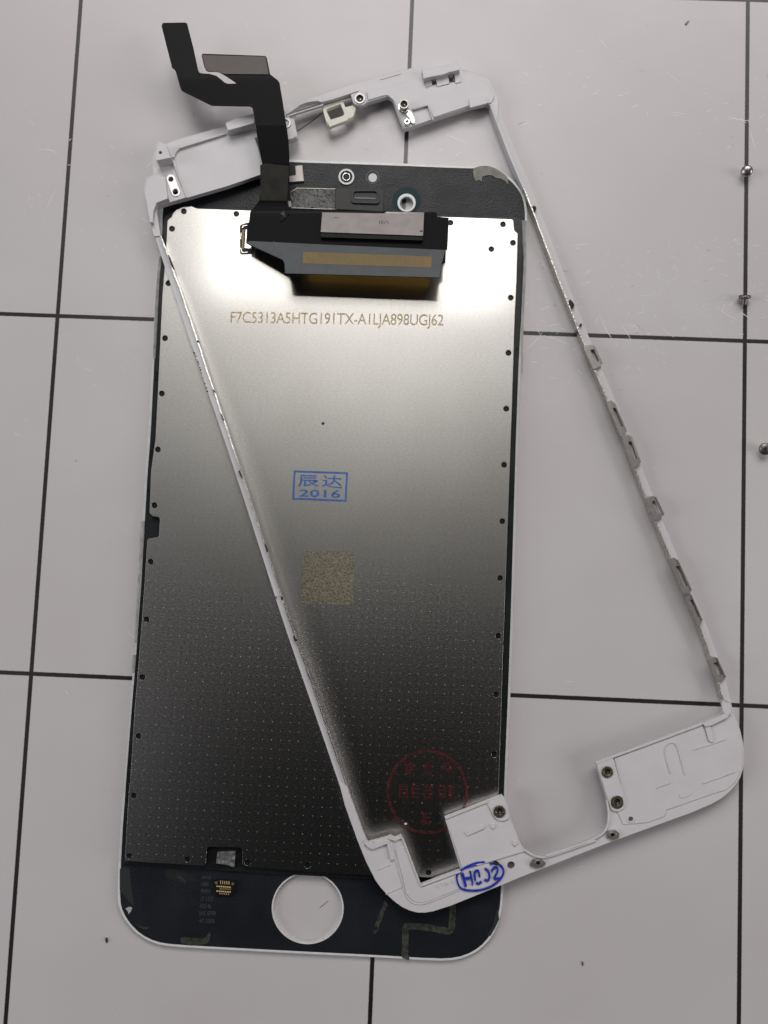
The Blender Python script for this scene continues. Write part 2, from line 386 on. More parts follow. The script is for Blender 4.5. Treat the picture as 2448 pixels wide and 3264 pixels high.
# plate
plate = [(531.5, 763), (534, 704), (540, 697), (547, 692), (552, 680), (561, 670), (581, 661), (610, 658), (628, 665), (780, 671), (1100, 681), (1430, 692), (1632, 699), (1636, 703),
         (1638, 730), (1641, 737), (1650, 744), (1648.5, 798), (1646, 898), (1640.5, 1006), (1635, 1187), (1631.5, 1296), (1617, 1700), (1602.4, 2100), (1597, 2281), (1590, 2498), (1585, 2640), (1580, 2800),
         (1576, 2805), (1400, 2798), (1150, 2788), (1040, 2782), (890, 2772), (778, 2762), (773, 2756), (772, 2710), (765, 2702), (666, 2699), (659, 2705), (656, 2752), (649, 2760), (520, 2752), (402, 2745), (398, 2740),
         (405, 2620), (412.7, 2500), (415.5, 2494), (429, 2268), (443, 2101), (461, 1862), (469.5, 1722), (473, 1717), (502, 1712), (507, 1706), (510, 1655), (506, 1649), (485, 1644), (477, 1634), (482, 1500), (496, 1396), (505, 1215), (517.5, 944), (525, 853)]
ph = [(585.8, 673.8), (753.4, 681.7), (548, 729.3), (536.7, 903), (525.9, 1078), (515.7, 1254.6), (503.2, 1433), (492.4, 1610.8), (480.2, 1790.7), (467.5, 1974.7), (454, 2159), (441.3, 2346.7), (427, 2537), (412.7, 2729), (597.8, 2739.6), (789, 2750), (980.7, 2759.4), (1365.7, 2781),
      (1603.3, 715), (1635, 774), (1566, 794), (1628, 949), (1620.6, 1125), (1613.4, 1303), (1607, 1481.5), (1601, 1661.5), (1594, 1843), (1588, 2027.5), (1581, 2214.3), (1575.7, 2405), (1436, 710)]
bm = bmesh.new(); slab(bm, [offset_poly(plate, -3)], 1.0, .971); obj('edge_tape', bm, M_tape, disp)
body_out = [(533, 765), (540, 690), (1655, 697), (1660, 800), (1650, 1100), (1600, 2500), (1590, 2815), (1000, 2790), (385, 2752), (402, 2500), (455, 1862), (476, 1500), (516, 853)]
bm = bmesh.new(); slab(bm, [[(525, 690), (555, 664), (1640, 692), (1663, 702), (1666, 745), (1657, 1006), (1650, 1240), (1634, 1700), (1619, 2100), (1607, 2498), (1590, 2815), (1150, 2800), (880, 2786), (640, 2770), (386, 2752), (401, 2500), (419, 2268), (433, 2101), (450, 1862), (471, 1500), (485, 1396), (494, 1215), (507, 944), (516, 800)]], 1.5, .975)
obj('backlight_body', bm, M_tape, disp)
bm = bmesh.new(); slab(bm, [offset_poly(plate, 6)], 2.15, 1.501); obj('light_guide', bm, M_black, disp)
hp = [circle(x, y, 9.3, 22) for x, y in ph]
# perimeter holes too near the edge to be closed loops stay closed because they lie inside
bm = bmesh.new(); slab(bm, [plate]+hp, 2.42, 2.18)
pl = obj('back_plate', bm, M_plate, disp)
part('dent', [circle(1029.7, 1349.8, 5, 12)], 2.432, 2.421, M_dark, pl)
# raised connector window on the plate
bm = bmesh.new()
o1 = rounded(z3((133, 450), (190, 432), (225, 440), (225, 640), (135, 645)), 8); i1 = rounded(z3((148, 462), (180, 450), (215, 452), (210, 630), (150, 628)), 6)
slab(bm, [o1, i1], 2.50, 2.421); slab(bm, [i1], 2.428, 2.421)
cw = obj('connector_window', bm, M_dark, disp)
part('connector_shell', [z3((172, 480), (215, 480), (215, 605), (165, 603))], 2.6, 2.43, M_steel, cw)
part('contact_strip', [z3((150, 480), (164, 480), (158, 612), (146, 610))], 2.58, 2.43, M_goldfilm, cw)
bm = bmesh.new()
for q in ([(148, 470), (158, 455), (182, 453)], [(142, 500), (139, 545)], [(137, 600), (150, 632), (185, 630)]): slab(bm, [stroke(z3(*q), 2.6)], 2.62, 2.43)
obj('connector_edge', bm, M_steel, cw)
# writing on the plate
bm = bmesh.new(); text_faces(bm, 'F7C5313A5HTG191TX-A1LJA898UGJ62', z3((74, 1022), (1481, 1042), (1478, 1138), (71, 1120)), 2.45, .95); obj('serial_number', bm, M_etch, pl)
bm = bmesh.new()
ro = zs((452, 330), (1027, 350), (1010, 661), (436, 638)); ri = offset_poly(ro, 6.2)
slab(bm, [ro, ri], 2.452, 2.421)
text_faces(bm, '辰', zs((500, 375), (705, 382), (722, 505), (494, 500)), 2.452, bold=.012)
text_faces(bm, '达', zs((755, 380), (958, 384), (968, 525), (748, 503)), 2.452, bold=.012)
text_faces(bm, '2016', zs((515, 530), (948, 540), (942, 622), (508, 606)), 2.452, 1.05, bold=.02)
obj('blue_stamp', bm, M_bluestamp, pl)
bm = bmesh.new(); slab(bm, [zs((552, 1175), (1095, 1190), (1080, 1752), (532, 1738))], 2.445, 2.4215); obj('etched_patch', bm, M_etchpatch, pl)
# faded round red stamp
bm = bmesh.new(); c = (1362, 2524)
slab(bm, [circle(c[0], c[1], 130, 60, 135), circle(c[0], c[1], 121, 60, 126)], 2.452, 2.421)
RR = random.Random(11)
for gx, gy, gw, gh in ((1305, 2450, 34, 38), (1364, 2452, 34, 40), (1424, 2445, 34, 34), (1285, 2523, 30, 44), (1325, 2523, 30, 44), (1364, 2523, 36, 46), (1408, 2523, 26, 42), (1438, 2525, 26, 44), (1358, 2612, 34, 40)):
    for k in range(4):
        yy = gy-gh/2+gh*(k+.5)/4+RR.uniform(-3, 3); a = RR.uniform(.3, .5)*gw
        slab(bm, [stroke([(gx-a, yy+RR.uniform(-3, 3)), (gx+a, yy)], 4)], 2.450, 2.421)
    for k in range(2):
        xx = gx+RR.uniform(-.4, .4)*gw; slab(bm, [stroke([(xx, gy-gh/2), (xx+RR.uniform(-6, 6), gy+gh/2)], 4)], 2.453+k*.0015, 2.421)
obj('red_stamp', bm, M_redstamp, pl)
part('white_fleck', [smooth(zq((460, 1415), (490, 1408), (510, 1432), (490, 1452), (462, 1445)), 1)], 2.45, 2.421, M_white2, pl)

# top strip fittings
part('lens_ring', [circle(1104, 563, 25, 36), circle(1104, 563, 19.5, 36)], 1.25, .972, M_white2, disp)
le = part('lens', [circle(1104, 563, 19.4, 36)], 1.02, .972, M_ivoryglass, disp)
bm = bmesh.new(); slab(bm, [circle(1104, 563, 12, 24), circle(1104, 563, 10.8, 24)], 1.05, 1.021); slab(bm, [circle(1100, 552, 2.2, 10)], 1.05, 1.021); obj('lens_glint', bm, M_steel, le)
part('sensor_window', [circle(1188, 567, 13.4, 28)], .98, .922, M_white, disp)
part('sensor_ring', [circle(1188, 564, 21, 32), circle(1188, 564, 19.6, 32)], 1.0, .972, M_flexgrey, disp)
part('camera_halo', [circle(1296, 641, 46, 40), circle(1296, 647, 29, 40)], .985, .972, M_greenish, disp)
part('camera_ring', [circle(1296, 646, 29, 40), circle(1296, 648, 21.5, 40)], 1.3, .93, M_white2, disp)
bm = bmesh.new()
slab(bm, [rounded(z3((765, 207), (1040, 203), (1085, 215), (1083, 362), (765, 345)), 6)], 1.25, .972)
slab(bm, [rounded(z3((868, 215), (1050, 213), (1058, 310), (868, 305)), 12), rounded(z3((885, 228), (1040, 228), (1044, 288), (885, 284)), 10)], 1.55, 1.251)
ep = obj('earpiece', bm, M_black, disp)
part('earpiece_mesh', [stroke(z3((890, 270), (1030, 275)), 5)], 1.33, 1.251, M_flexgrey, ep)
bm = bmesh.new(); slab(bm, [rounded(z3((466, 235), (510, 208), (764, 213), (762, 344), (468, 334)), 6)], 1.12, .972, cut=5, cutx=5)
for v in bm.verts:
    if v.co.z > .00105: v.co.z += noise.noise(v.co*2500)*.00004
gp = obj('gasket_pad', bm, mat('shiny_gasket', (.009, .010, .010), .28, spec=.35, bump=.35, bscale=1500, rvar=.1), disp)
bm = bmesh.new(); slab(bm, [stroke(z3((470, 232), (512, 206), (765, 212)), 2.2)], 1.16, .972); slab(bm, [stroke(z3((466, 336), (640, 342), (920, 350)), 2)], 1.16, .972)
obj('gasket_edge', bm, M_clip, gp)
part('grounding_clip', [z3((500, 60), (547, 54), (557, 160), (461, 166), (460, 127), (503, 121))], 1.4, .972, M_shield, disp)
part('spring_tab', [z3((448, 290), (470, 292), (474, 330), (444, 332))], 1.5, .972, M_shield, disp)

# flex cable
ZT = [(0, 6.2), (70, 6.6), (250, 7.6), (400, 6.8), (520, 5.3), (560, 4.6), (610, 3.7), (650, 2.95), (676, 2.75), (882, 8.1), (900, 8.5)]
def zflex(x, y):
    for i in range(len(ZT)-1):
        if y <= ZT[i+1][0] or i == len(ZT)-2:
            t = (y-ZT[i][0])/(ZT[i+1][0]-ZT[i][0]); return ZT[i][1]*(1-t)+ZT[i+1][1]*t
fx = lambda h: (lambda x, y: zflex(x, y)+h)
flex = z1((318, 230), (323, 212), (333, 201), (525, 198), (543, 207), (550, 235), (600, 430), (640, 620), (652, 640), (670, 646), (740, 650), (800, 667), (840, 698), (875, 728), (905, 738), (980, 735), (930, 700), (860, 655), (825, 637), (800, 632),
          (730, 632), (710, 622), (695, 590), (670, 490), (680, 473), (1230, 492), (1245, 508), (1275, 655), (1340, 705), (1358, 730), (1378, 850), (1400, 990), (1432, 1200), (1446, 1370), (1440, 1500), (1430, 1640), (1432, 1790))
flex += z3((460, 340), (640, 350), (690, 352), (1085, 362), (1350, 368), (1385, 364), (1432, 366), (1440, 396), (1515, 402), (1510, 520), (1505, 612), (1493, 618), (1492, 700), (1468, 712), (1460, 800),
           (430, 772), (426, 705), (415, 682), (215, 592), (174, 572), (180, 480), (194, 430), (202, 362), (235, 325), (262, 288))
flex += z1((1188, 1700), (1195, 1600), (1212, 1480), (1190, 1370), (1160, 1200), (1132, 1010), (1118, 950), (1095, 938), (760, 932), (495, 800), (484, 775), (442, 628), (425, 606), (410, 598), (404, 570), (360, 400))
bm = bmesh.new(); slab(bm, [flex], fx(.07), fx(-.03), cut=8)
bmesh.ops.remove_doubles(bm, verts=bm.verts[:], dist=1e-7)
fl = obj('flex_cable', bm, M_flex, disp)
part('bend_sheen', [z1((1186, 1455), (1232, 1440), (1440, 1462), (1432, 1600), (1426, 1770), (1188, 1765), (1190, 1620))], fx(.12), fx(.071), mat('bend_sheen_tone', (.028, .026, .022), .42, colvar=.3, cvscale=500), fl, cut=8)  # lighter patch paints the sheen of the bent cable into the colour
part('connector_stiffener', [rounded(z1((674, 484), (1234, 498), (1264, 655), (872, 652), (812, 632), (730, 628), (708, 618)), 4)], fx(.2), fx(.071), M_stiff, fl)
bm = bmesh.new(); slab(bm, [z3((176, 566), (200, 556), (700, 580), (1502, 616), (1490, 622), (1466, 712), (1457, 797), (434, 769), (430, 705), (418, 680), (216, 588))], fx(.1), fx(.071), cut=8)
obj('translucent_film', bm, M_flexgrey, fl)
bm = bmesh.new(); slab(bm, [z3((553, 628), (1402, 659), (1399, 731), (550, 703))], fx(.13), fx(.101), cut=8)
gs = obj('bonding_strip', bm, M_goldfilm, fl)
bm = bmesh.new(); n = 46
for k in range(n):
    t = (k+.5)/n; xt = 607+(1352-607)*t; yt = 631+(657-631)*t
    slab(bm, [stroke(z3((xt, yt+4), (xt-2, yt+66)), 3.0)], fx(.15), fx(.131))
obj('contact_fingers', bm, mat('dull_contacts', (.16, .135, .085), .4, metal=.3), gs)
bm = bmesh.new(); slab(bm, [z3((560, 560), (1402, 600), (1399, 731), (550, 703))], fx(-.032), fx(-.06), cut=8)
obj('underside_strip', bm, mat('amber_film', (.85, .55, .12), .5), fl)
bm = bmesh.new(); slab(bm, [rounded(z3((672, 385), (1350, 392), (1343, 552), (668, 530)), 4)], fx(1.0), fx(.072), cut=8)
obj('driver_chip', bm, M_black, fl)
bm = bmesh.new(); slab(bm, [z3((678, 366), (1086, 374), (1104, 362), (1352, 367), (1345, 521), (668, 496))], fx(1.25), fx(1.01), cut=8, mi=0)
sh = obj('metal_shield', bm, M_shield, fl)
bm = bmesh.new(); text_faces(bm, 'USI', z3((1115, 445), (1055, 442), (1056, 422), (1116, 425)), fx(1.262), 1.15)
slab(bm, [stroke(z3((757, 401), (785, 402)), 1.5)], fx(1.262), fx(1.251))
slab(bm, [z3((1322, 488), (1342, 484), (1340, 497), (1326, 495))], fx(1.262), fx(1.251))
obj('shield_print', bm, M_dark, sh)
bm = bmesh.new(); slab(bm, [z3((400, 375), (425, 355), (455, 372), (440, 400), (410, 425), (396, 420))], fx(.35), fx(.071))
slab(bm, [stroke(z3((415, 410), (440, 380), (456, 372)), 3, 1.2)], fx(.42), fx(.3))
obj('creased_corner', bm, mat('glossy_black', (.02, .02, .02), .12), fl)
bm = bmesh.new()
for q in ([(355, 560), (420, 600), (450, 655)], [(370, 590), (425, 640)], [(620, 740), (700, 765)], [(630, 755), (650, 730)]): slab(bm, [stroke(z3(*q), 2.2, .6)], fx(.112), fx(.101))
obj('scuff_mark', bm, mat('pale_scuff', (.2, .2, .2), .4, alpha=.6), fl)

# bottom strip fittings
bm = bmesh.new(); slab(bm, [zb((645, 415), (870, 420), (872, 540), (845, 545), (700, 560), (640, 545))], 1.62, 1.502)
obj('notch_bracket', bm, M_black, disp)
bm = bmesh.new(); slab(bm, [zc((1262, 95), (1400, 88), (1602, 76), (1582, 380), (1400, 330), (1238, 300))], 2.0, 1.63, cut=4, cutx=4)
for v in bm.verts:
    if v.co.z > .0019: v.co.z += noise.noise(v.co*1500)*.0003
obj('tape_tab', bm, M_clear, disp)
bm = bmesh.new(); slab(bm, [rounded(zc((1200, 640), (1310, 625), (1480, 632), (1590, 660), (1570, 900), (1480, 925), (1280, 915), (1215, 900)), 5)], 1.5, .972)
bs = obj('board_connector', bm, M_black, disp)
bm = bmesh.new()
for k in range(7):
    for yy, w in ((742, 24), (833, 24)):
        x = 1258+40*k; y = yy+3*k; slab(bm, [zc((x-15, y-12), (x+15, y-11), (x+15, y+12), (x-15, y+11))], 1.62, 1.501)
for k in range(5): x = 1320+40*k; slab(bm, [stroke(zc((x, 635+3*k), (x+2, 695+3*k)), 2.2)], 1.56, 1.501); slab(bm, [stroke(zc((x-10, 868+3*k), (x-9, 890+3*k)), 2.2)], 1.56, 1.501)
obj('gold_pin', bm, mat('bright_gold', (1.0, .78, .38), .3, metal=.5), bs)
bm = bmesh.new(); slab(bm, [zc((1205, 660), (1265, 650), (1262, 705), (1225, 700))], 1.57, 1.501); slab(bm, [zc((1530, 668), (1585, 680), (1560, 725), (1530, 715))], 1.57, 1.501)
slab(bm, [zc((1300, 770), (1520, 785), (1520, 812), (1300, 800))], 1.54, 1.501)
obj('gold_terminal', bm, M_goldfilm, bs)
part('ink_smudge', [smooth(zc((260, 420), (400, 410), (560, 440), (700, 490), (820, 570), (890, 640), (700, 665), (650, 690), (520, 660), (400, 620), (300, 590)), 1)], .985, .972, mat('matte_black_smudge', (.003, .003, .003), .6), disp)
bm = bmesh.new()
for q in ([(490, 505), (505, 520)], [(530, 535), (600, 590), (660, 660)], [(490, 555), (560, 590), (610, 640)]): slab(bm, [stroke(zc(*q), 1.2)], .995, .972)
obj('scratch', bm, M_flexgrey, disp)
bm = bmesh.new()
for s, x0, x1, y0, y1 in (('2010', 965, 1135, 540, 600), ('188K', 960, 1110, 655, 735), ('PMM', 955, 1120, 795, 870), ('17 1137', 950, 1190, 930, 1018), ('020146', 940, 1142, 1070, 1152), ('545 0F99', 920, 1232, 1203, 1290), ('47 2000', 920, 1212, 1350, 1430)):
    text_faces(bm, s, zc((x0, y0), (x1, y0+8), (x1-4, y1+8), (x0-4, y1)), .985)
obj('printed_code', bm, M_faint, disp)
part('glue_residue', [smooth(z4((300, 105), (330, 88), (395, 76), (470, 86), (560, 140), (612, 188), (606, 248), (584, 215), (565, 205), (540, 188), (505, 190), (480, 170), (450, 158), (405, 165), (378, 172), (374, 222), (358, 202), (340, 205), (325, 218), (300, 165)), 1)], 1.1, .922, M_glue, disp)
for q, w in (([(200, 1175), (222, 1110), (248, 1050), (272, 985)], 14), ([(400, 1362), (392, 1300), (403, 1240), (392, 1165), (420, 1140), (520, 1152), (620, 1165), (700, 1188), (707, 1110), (714, 960)], 21)):
    path = smooth(zm(*q), 2, False); o = stroke([(x+RR.uniform(-1.5, 1.5), y+RR.uniform(-1.5, 1.5)) for x, y in path], w)
    part('glue_residue', [o], 1.05, .972, M_glue2, disp)
part('glue_residue', [smooth(zb((463, 1012), (500, 1012), (600, 1022), (640, 1008), (655, 980), (668, 980), (660, 1030), (638, 1062), (470, 1060)), 1)], 1.05, .972, M_glue2, disp)
part('glue_residue', [zb((103, 822), (128, 810), (148, 815), (140, 840), (124, 858), (118, 838))], 1.08, .972, mat('pale_scrap', (.35, .37, .36), .4), disp)
part('glue_residue', [smooth(zb((150, 900), (190, 935), (230, 945), (262, 945), (240, 960), (200, 950)), 1)], 1.04, .972, M_glue2, disp)
part('glue_residue', [zb((66, 560), (100, 545), (130, 560), (140, 660), (160, 800), (130, 780), (66, 700))], 1.0, .972, mat('grey_film', (.03, .034, .034), .3), disp)
part('glue_residue', [zm((990, 1085), (1010, 1020), (1018, 1100), (990, 1160), (960, 1210), (940, 1205), (975, 1150))], 1.0, .972, mat('grey_film_patch', (.03, .034, .034), .3), disp)
# clear adhesive strips along the edges
for q in (z5((283, 700), (300, 600), (318, 600), (300, 800), (270, 1400), (262, 1500), (240, 1500), (262, 1000)), z7((218, 360), (245, 355), (215, 740), (200, 1000), (185, 1215), (172, 1215), (196, 800)), z7((160, 1300), (192, 1300), (180, 1420), (152, 1425)),
          z4((718, 560), (772, 560), (765, 1000), (745, 1400), (735, 1900), (728, 1900), (722, 1400), (745, 900))):
    part('adhesive_strip', [q], 1.06, .925, mat('cloudy_adhesive', (.42, .42, .40), .4, alpha=.6, colvar=.3, cvscale=600), disp)

# ---------------------------------------------------------------- white plastic mid frame
RISE = [(0, 0), (850, 0), (1150, 1.4), (1450, 2.8), (1950, 3.0), (2500, 1.3), (2700, .4), (2900, 0), (4000, 0)]
def rise(x, y):
    for i in range(len(RISE)-1):
        if y <= RISE[i+1][0]:
            t = (y-RISE[i][0])/(RISE[i+1][0]-RISE[i][0]); h = RISE[i][1]*(1-t)+RISE[i+1][1]*t; break
    return h*max(0, 1-max(0, ((x-1103)*.94-(y-2500)*.34)-30)/260)      # the pried left rail bows up a little
def zf(x, y): return max(2.52-.0014*((x-590)*.858-(y-885)*.514), 0.03)+rise(x, y)
T = lambda h: (lambda x, y: max(zf(x, y)+h, .02))
frame = thing('plastic_bezel_frame', 'white plastic bezel frame with steel rails, lying askew across the dark display', 'phone frame', P(1700, 1600, 0))
bm = bmesh.new()
TH = 1.15
# bottom bar
bot = [(1084, 2508), (1100, 2569), (1138, 2675), (1167, 2747), (1196, 2805), (1213, 2829), (1235, 2853), (1259, 2875), (1283, 2892), (1307, 2903), (1331, 2909), (1356, 2909), (1380, 2905), (1437, 2887), (1597, 2822), (1650, 2800), (1900, 2702), (1939, 2687), (2131, 2617), (2200, 2592), (2266, 2564), (2290, 2551), (2309, 2538), (2330, 2519), (2347, 2499),
       (2359, 2479), (2367, 2456), (2371, 2435), (2372, 2413), (2371, 2390), (2369, 2369), (2359, 2326), (2345, 2290), (2331, 2244), (2302, 2232), (2309, 2263), (2304, 2276), (2232, 2306), (1900, 2432), (1934, 2547), (1941, 2595), (1939, 2629), (1933, 2646), (1922, 2660), (1900, 2673), (1842, 2696), (1775, 2723), (1746, 2731), (1732, 2734), (1717, 2733), (1703, 2728), (1690, 2722), (1679, 2713), (1667, 2701),
       (1659, 2689), (1640, 2640), (1623, 2593), (1613, 2550), (1601, 2535), (1418, 2607), (1469, 2774), (1341, 2822), (1286, 2675), (1278, 2664), (1259, 2672), (1242, 2665), (1235, 2670), (1172, 2687), (1158, 2655), (1119, 2549), (1103, 2500)]
H1 = circle(1629, 2758, 12, 24); H2 = circle(2010.8, 2611, 8, 20)
slab(bm, [bot, H1, H2], T(TH), T(0))
# raised areas on the bottom bar
def rib(path, w, h, base=TH, w2=None): slab(bm, [stroke(path, w, w2)], T(base+h), T(base-.05))
rib(zm((138, 590), (165, 618), (185, 622), (282, 585)), 14, .5)
rib(zm((282, 575), (300, 650), (312, 708)), 11, .46)
rib(zm((288, 560), (330, 574), (372, 556)), 9, .42)
rib(zm((372, 556), (390, 590), (500, 880)), 5, .32)
rib(zm((500, 880), (765, 782)), 6, .32)
rib(smooth(zm((330, 700), (375, 850), (395, 940), (440, 995), (500, 1005), (560, 990), (770, 902)), 2, False), 2.6, .12)
rib(zm((268, 935), (375, 888)), 2.2, .10)
rib(zm((212, 775), (305, 738)), 2.0, .05)
slab(bm, [zm((330, 640), (395, 620), (505, 890), (760, 795), (775, 890), (560, 978), (500, 992), (450, 980), (405, 930), (375, 800))], T(TH+.1), T(TH-.05))
rib(zm((664, 436), (940, 326)), 4, .35); rib(zm((664, 436), (765, 765)), 3, .22)
slab(bm, [smooth(zm((936, 328), (1040, 284), (1062, 310), (1090, 410), (1082, 436), (1050, 452), (1010, 448), (982, 425), (968, 395)), 1), circle(1592, 2587, 17, 24)], T(TH+.35), T(TH-.05))
slab(bm, [rounded(zm((792, 530), (912, 484), (922, 500), (806, 550)), 3)], T(TH+.4), T(TH-.05))
rib(zm((765, 512), (880, 470), (925, 450)), 2, .08)
for c in (zm((978, 488))[0], zm((1123, 600))[0]): slab(bm, [circle(c[0], c[1], 7, 14)], T(TH+.4), T(TH-.05))
c = zm((1052, 540))[0]; slab(bm, [circle(c[0], c[1], 32, 36), circle(c[0], c[1], 30, 36)], T(TH+.06), T(TH-.05))
slab(bm, [zm((668, 440), (938, 332), (968, 400), (990, 440), (1050, 456), (1088, 440), (1162, 622), (1190, 648), (1140, 668), (775, 770))], T(TH+.12), T(TH-.05))
rib(zm((1190, 646), (770, 770)), 5, .26)
rib(smooth(zm((1185, 640), (1230, 672), (1290, 692), (1350, 688), (1659, 578)), 2, False), 6, .4)
rib(smooth(zr((180, 1310), (400, 1238), (540, 1180), (585, 1140), (604, 1080), (606, 1020), (592, 940)), 2, False), 6, .4)
rib(zr((518, 690), (830, 577), (1210, 436), (1228, 424)), 8, .45)
slab(bm, [rounded(zr((1222, 428), (1380, 362), (1402, 362), (1396, 388), (1285, 442), (1245, 450)), 4)], T(TH+.6), T(TH-.05))
slab(bm, [rounded(zr((1352, 290), (1412, 290), (1412, 370), (1380, 380), (1362, 350)), 5)], T(TH+.5), T(TH-.05))
slab(bm, [rounded(zr((1240, 440), (1275, 440), (1302, 548), (1280, 555), (1266, 545)), 5)], T(TH+.35), T(TH-.05))
slab(bm, [zr((640, 660), (1225, 440), (1262, 548), (1300, 560), (1465, 500), (1485, 560), (1492, 650), (1480, 735), (1440, 820), (1380, 870), (1310, 890), (985, 1003), (972, 1045), (860, 1085), (700, 1100), (660, 1010), (715, 960)), H2], T(TH+.14), T(TH-.05))
slab(bm, [rounded(zr((522, 694), (632, 656), (718, 955), (705, 995), (660, 1015), (620, 1000)), 8), circle(1936, 2461, 16, 24), circle(1967.5, 2557, 16, 24)], T(TH+.42), T(TH-.05))
rib(zr((920, 856), (1012, 824)), 2.5, .1, TH+.14); rib(zr((1228, 828), (1445, 750)), 2.5, .12, TH+.14); rib(zr((1160, 606), (1290, 566), (1380, 538)), 2.2, .08, TH+.14)
rib(smooth(zr((1012, 760), (970, 620), (985, 570), (1020, 552), (1055, 570), (1078, 660), (1110, 770)), 2, False), 3, .12, TH+.14)
slab(bm, [smooth(zr((1065, 900), (1100, 870), (1160, 868), (1165, 890), (1120, 920), (1080, 925)), 1)], T(TH+.19), T(TH+.1))
slab(bm, [circle(2010.8, 2611, 13, 24), circle(2010.8, 2611, 8, 20)], T(TH+.22), T(TH-.05))
text_faces(bm, 'V18-5', zh((560, 590), (805, 512), (826, 560), (582, 650)), T(TH+.14), 1.1, mi=1)
# left rail flange
lo = [(482, 722), (491, 754), (507, 808), (523, 850), (545, 918), (574, 1005), (602, 1081), (631.5, 1168), (660, 1251), (689, 1323), (707, 1396), (748, 1500), (784, 1613), (820, 1726), (852, 1834), (883, 1934), (915, 2029), (950, 2137), (992, 2220), (1040, 2370), (1084, 2508)]
li = [(512, 752), (527, 792), (554, 860), (574, 925), (602, 1001), (631.5, 1088), (653, 1168), (678, 1240), (707, 1316), (733, 1396), (768, 1500), (802, 1608), (829, 1694), (854, 1767), (886, 1862), (911, 1952), (942, 2038), (975, 2128), (1018, 2245), (1062, 2380), (1103, 2500)]
lo[18] = (985, 2215)
def relax(p, it=4):
    for _ in range(it):
        q = list(p)
        for i in range(1, len(p)-1):
            t = (p[i][1]-p[i-1][1])/(p[i+1][1]-p[i-1][1]); x = p[i-1][0]*(1-t)+p[i+1][0]*t
            q[i] = (p[i][0]*.45+x*.55, p[i][1])
        p = q
    return p
lo, li = relax([(x+2.5*min(1, (2508-y)/500), y) for x, y in lo]), relax(li)
slab(bm, [lo+[(x+1.5, y) for x, y in li[::-1]]], T(.95), T(-.1))
# right rail
rl = [(1565, 335), (1585, 391), (1618, 487), (1648, 560), (1665, 583), (1673, 601), (1695, 659), (1722, 735), (1752, 815), (1783, 898), (1824, 1000), (1865, 1104), (1894, 1176), (1937, 1280), (1976, 1366), (1989, 1393), (2021, 1490), (2059, 1587), (2089, 1658), (2134, 1782), (2179, 1881), (2238, 2000), (2258, 2060), (2285, 2160), (2306, 2230)]
def offs(path, d):
    out = []
    for i, p in enumerate(path):
        a = Vector(path[max(i-1, 0)]); b = Vector(path[min(i+1, len(path)-1)]); t = (b-a).normalized(); out.append((p[0]+t.y*d, p[1]-t.x*d))
    return out
rl = relax(rl, 3)
ro_ = offs(rl, 22); ro_[0] = (1586, 300); ro_[-1] = (2331, 2244); ro_[-2] = (2312, 2160)
slab(bm, [rl+ro_[::-1]], T(.55), T(.0))
slab(bm, [stroke(rl[:6], 7)], T(1.15), T(-.9))
# top bar and plates
topp = [(465, 640), (458, 600), (466, 568), (488, 556), (484, 508), (503, 450), (528, 459), (560, 446), (718, 401), (722, 390), (812, 362), (905, 338), (1030, 300), (1107, 273), (1160, 258), (1300, 220), (1344, 208), (1356, 275), (1469, 258), (1461, 214), (1540, 243), (1552, 248), (1562, 258), (1570, 275), (1590, 320), (1586, 395), (1565, 336), (1551, 331), (1498, 341), (1382, 379), (1293, 410), (1286, 408),
        (1271, 372), (1254, 323), (1250, 315), (1242, 309), (1232, 308), (1170, 326), (1146, 336), (1128, 331), (1117, 300), (1030, 326), (942, 354), (936, 372), (948, 432), (946, 440), (920, 447), (905, 442), (860, 430), (812, 440), (822, 468), (834, 513), (848, 541), (846, 548), (842, 553), (725, 593), (595, 631), (539, 646), (499, 658), (500, 680), (512, 752), (491, 754), (482, 722), (470, 680)]
E1 = z1((560, 1340), (880, 1240), (1100, 1240))
slab(bm, [topp, circle(511, 486, 6, 16), circle(544.7, 571, 8, 16), circle(559, 611, 9, 16)], T(TH), T(0))
rib(z1((415, 1385), (440, 1330), (470, 1300), (880, 1172)), 6, .5)
slab(bm, [rounded(z1((880, 1085), (960, 1045), (1140, 1000), (1135, 1085), (902, 1150)), 4)], T(TH+2.0), T(TH-.05))
rib(z1((358, 1272), (400, 1385), (445, 1500), (535, 1740)), 3, .3)
slab(bm, [z1((262, 1400), (285, 1245), (352, 1268), (398, 1390), (275, 1415)), circle(511, 486, 5, 16)], T(TH+2.4), T(TH-.05))
slab(bm, [z1((345, 1560), (438, 1515), (530, 1742), (392, 1782), (362, 1690)), circle(544.7, 571, 8, 16), circle(559, 611, 9, 16)], T(TH+.25), T(TH-.05))
slab(bm, [z1((170, 1690), (200, 1570), (260, 1535), (350, 1560), (372, 1750), (272, 1788), (262, 1820), (245, 1860), (240, 1960), (215, 1960))], T(TH+.9), T(TH-.05))
rib(z1((440, 1400), (500, 1700)), 1.5, .04)
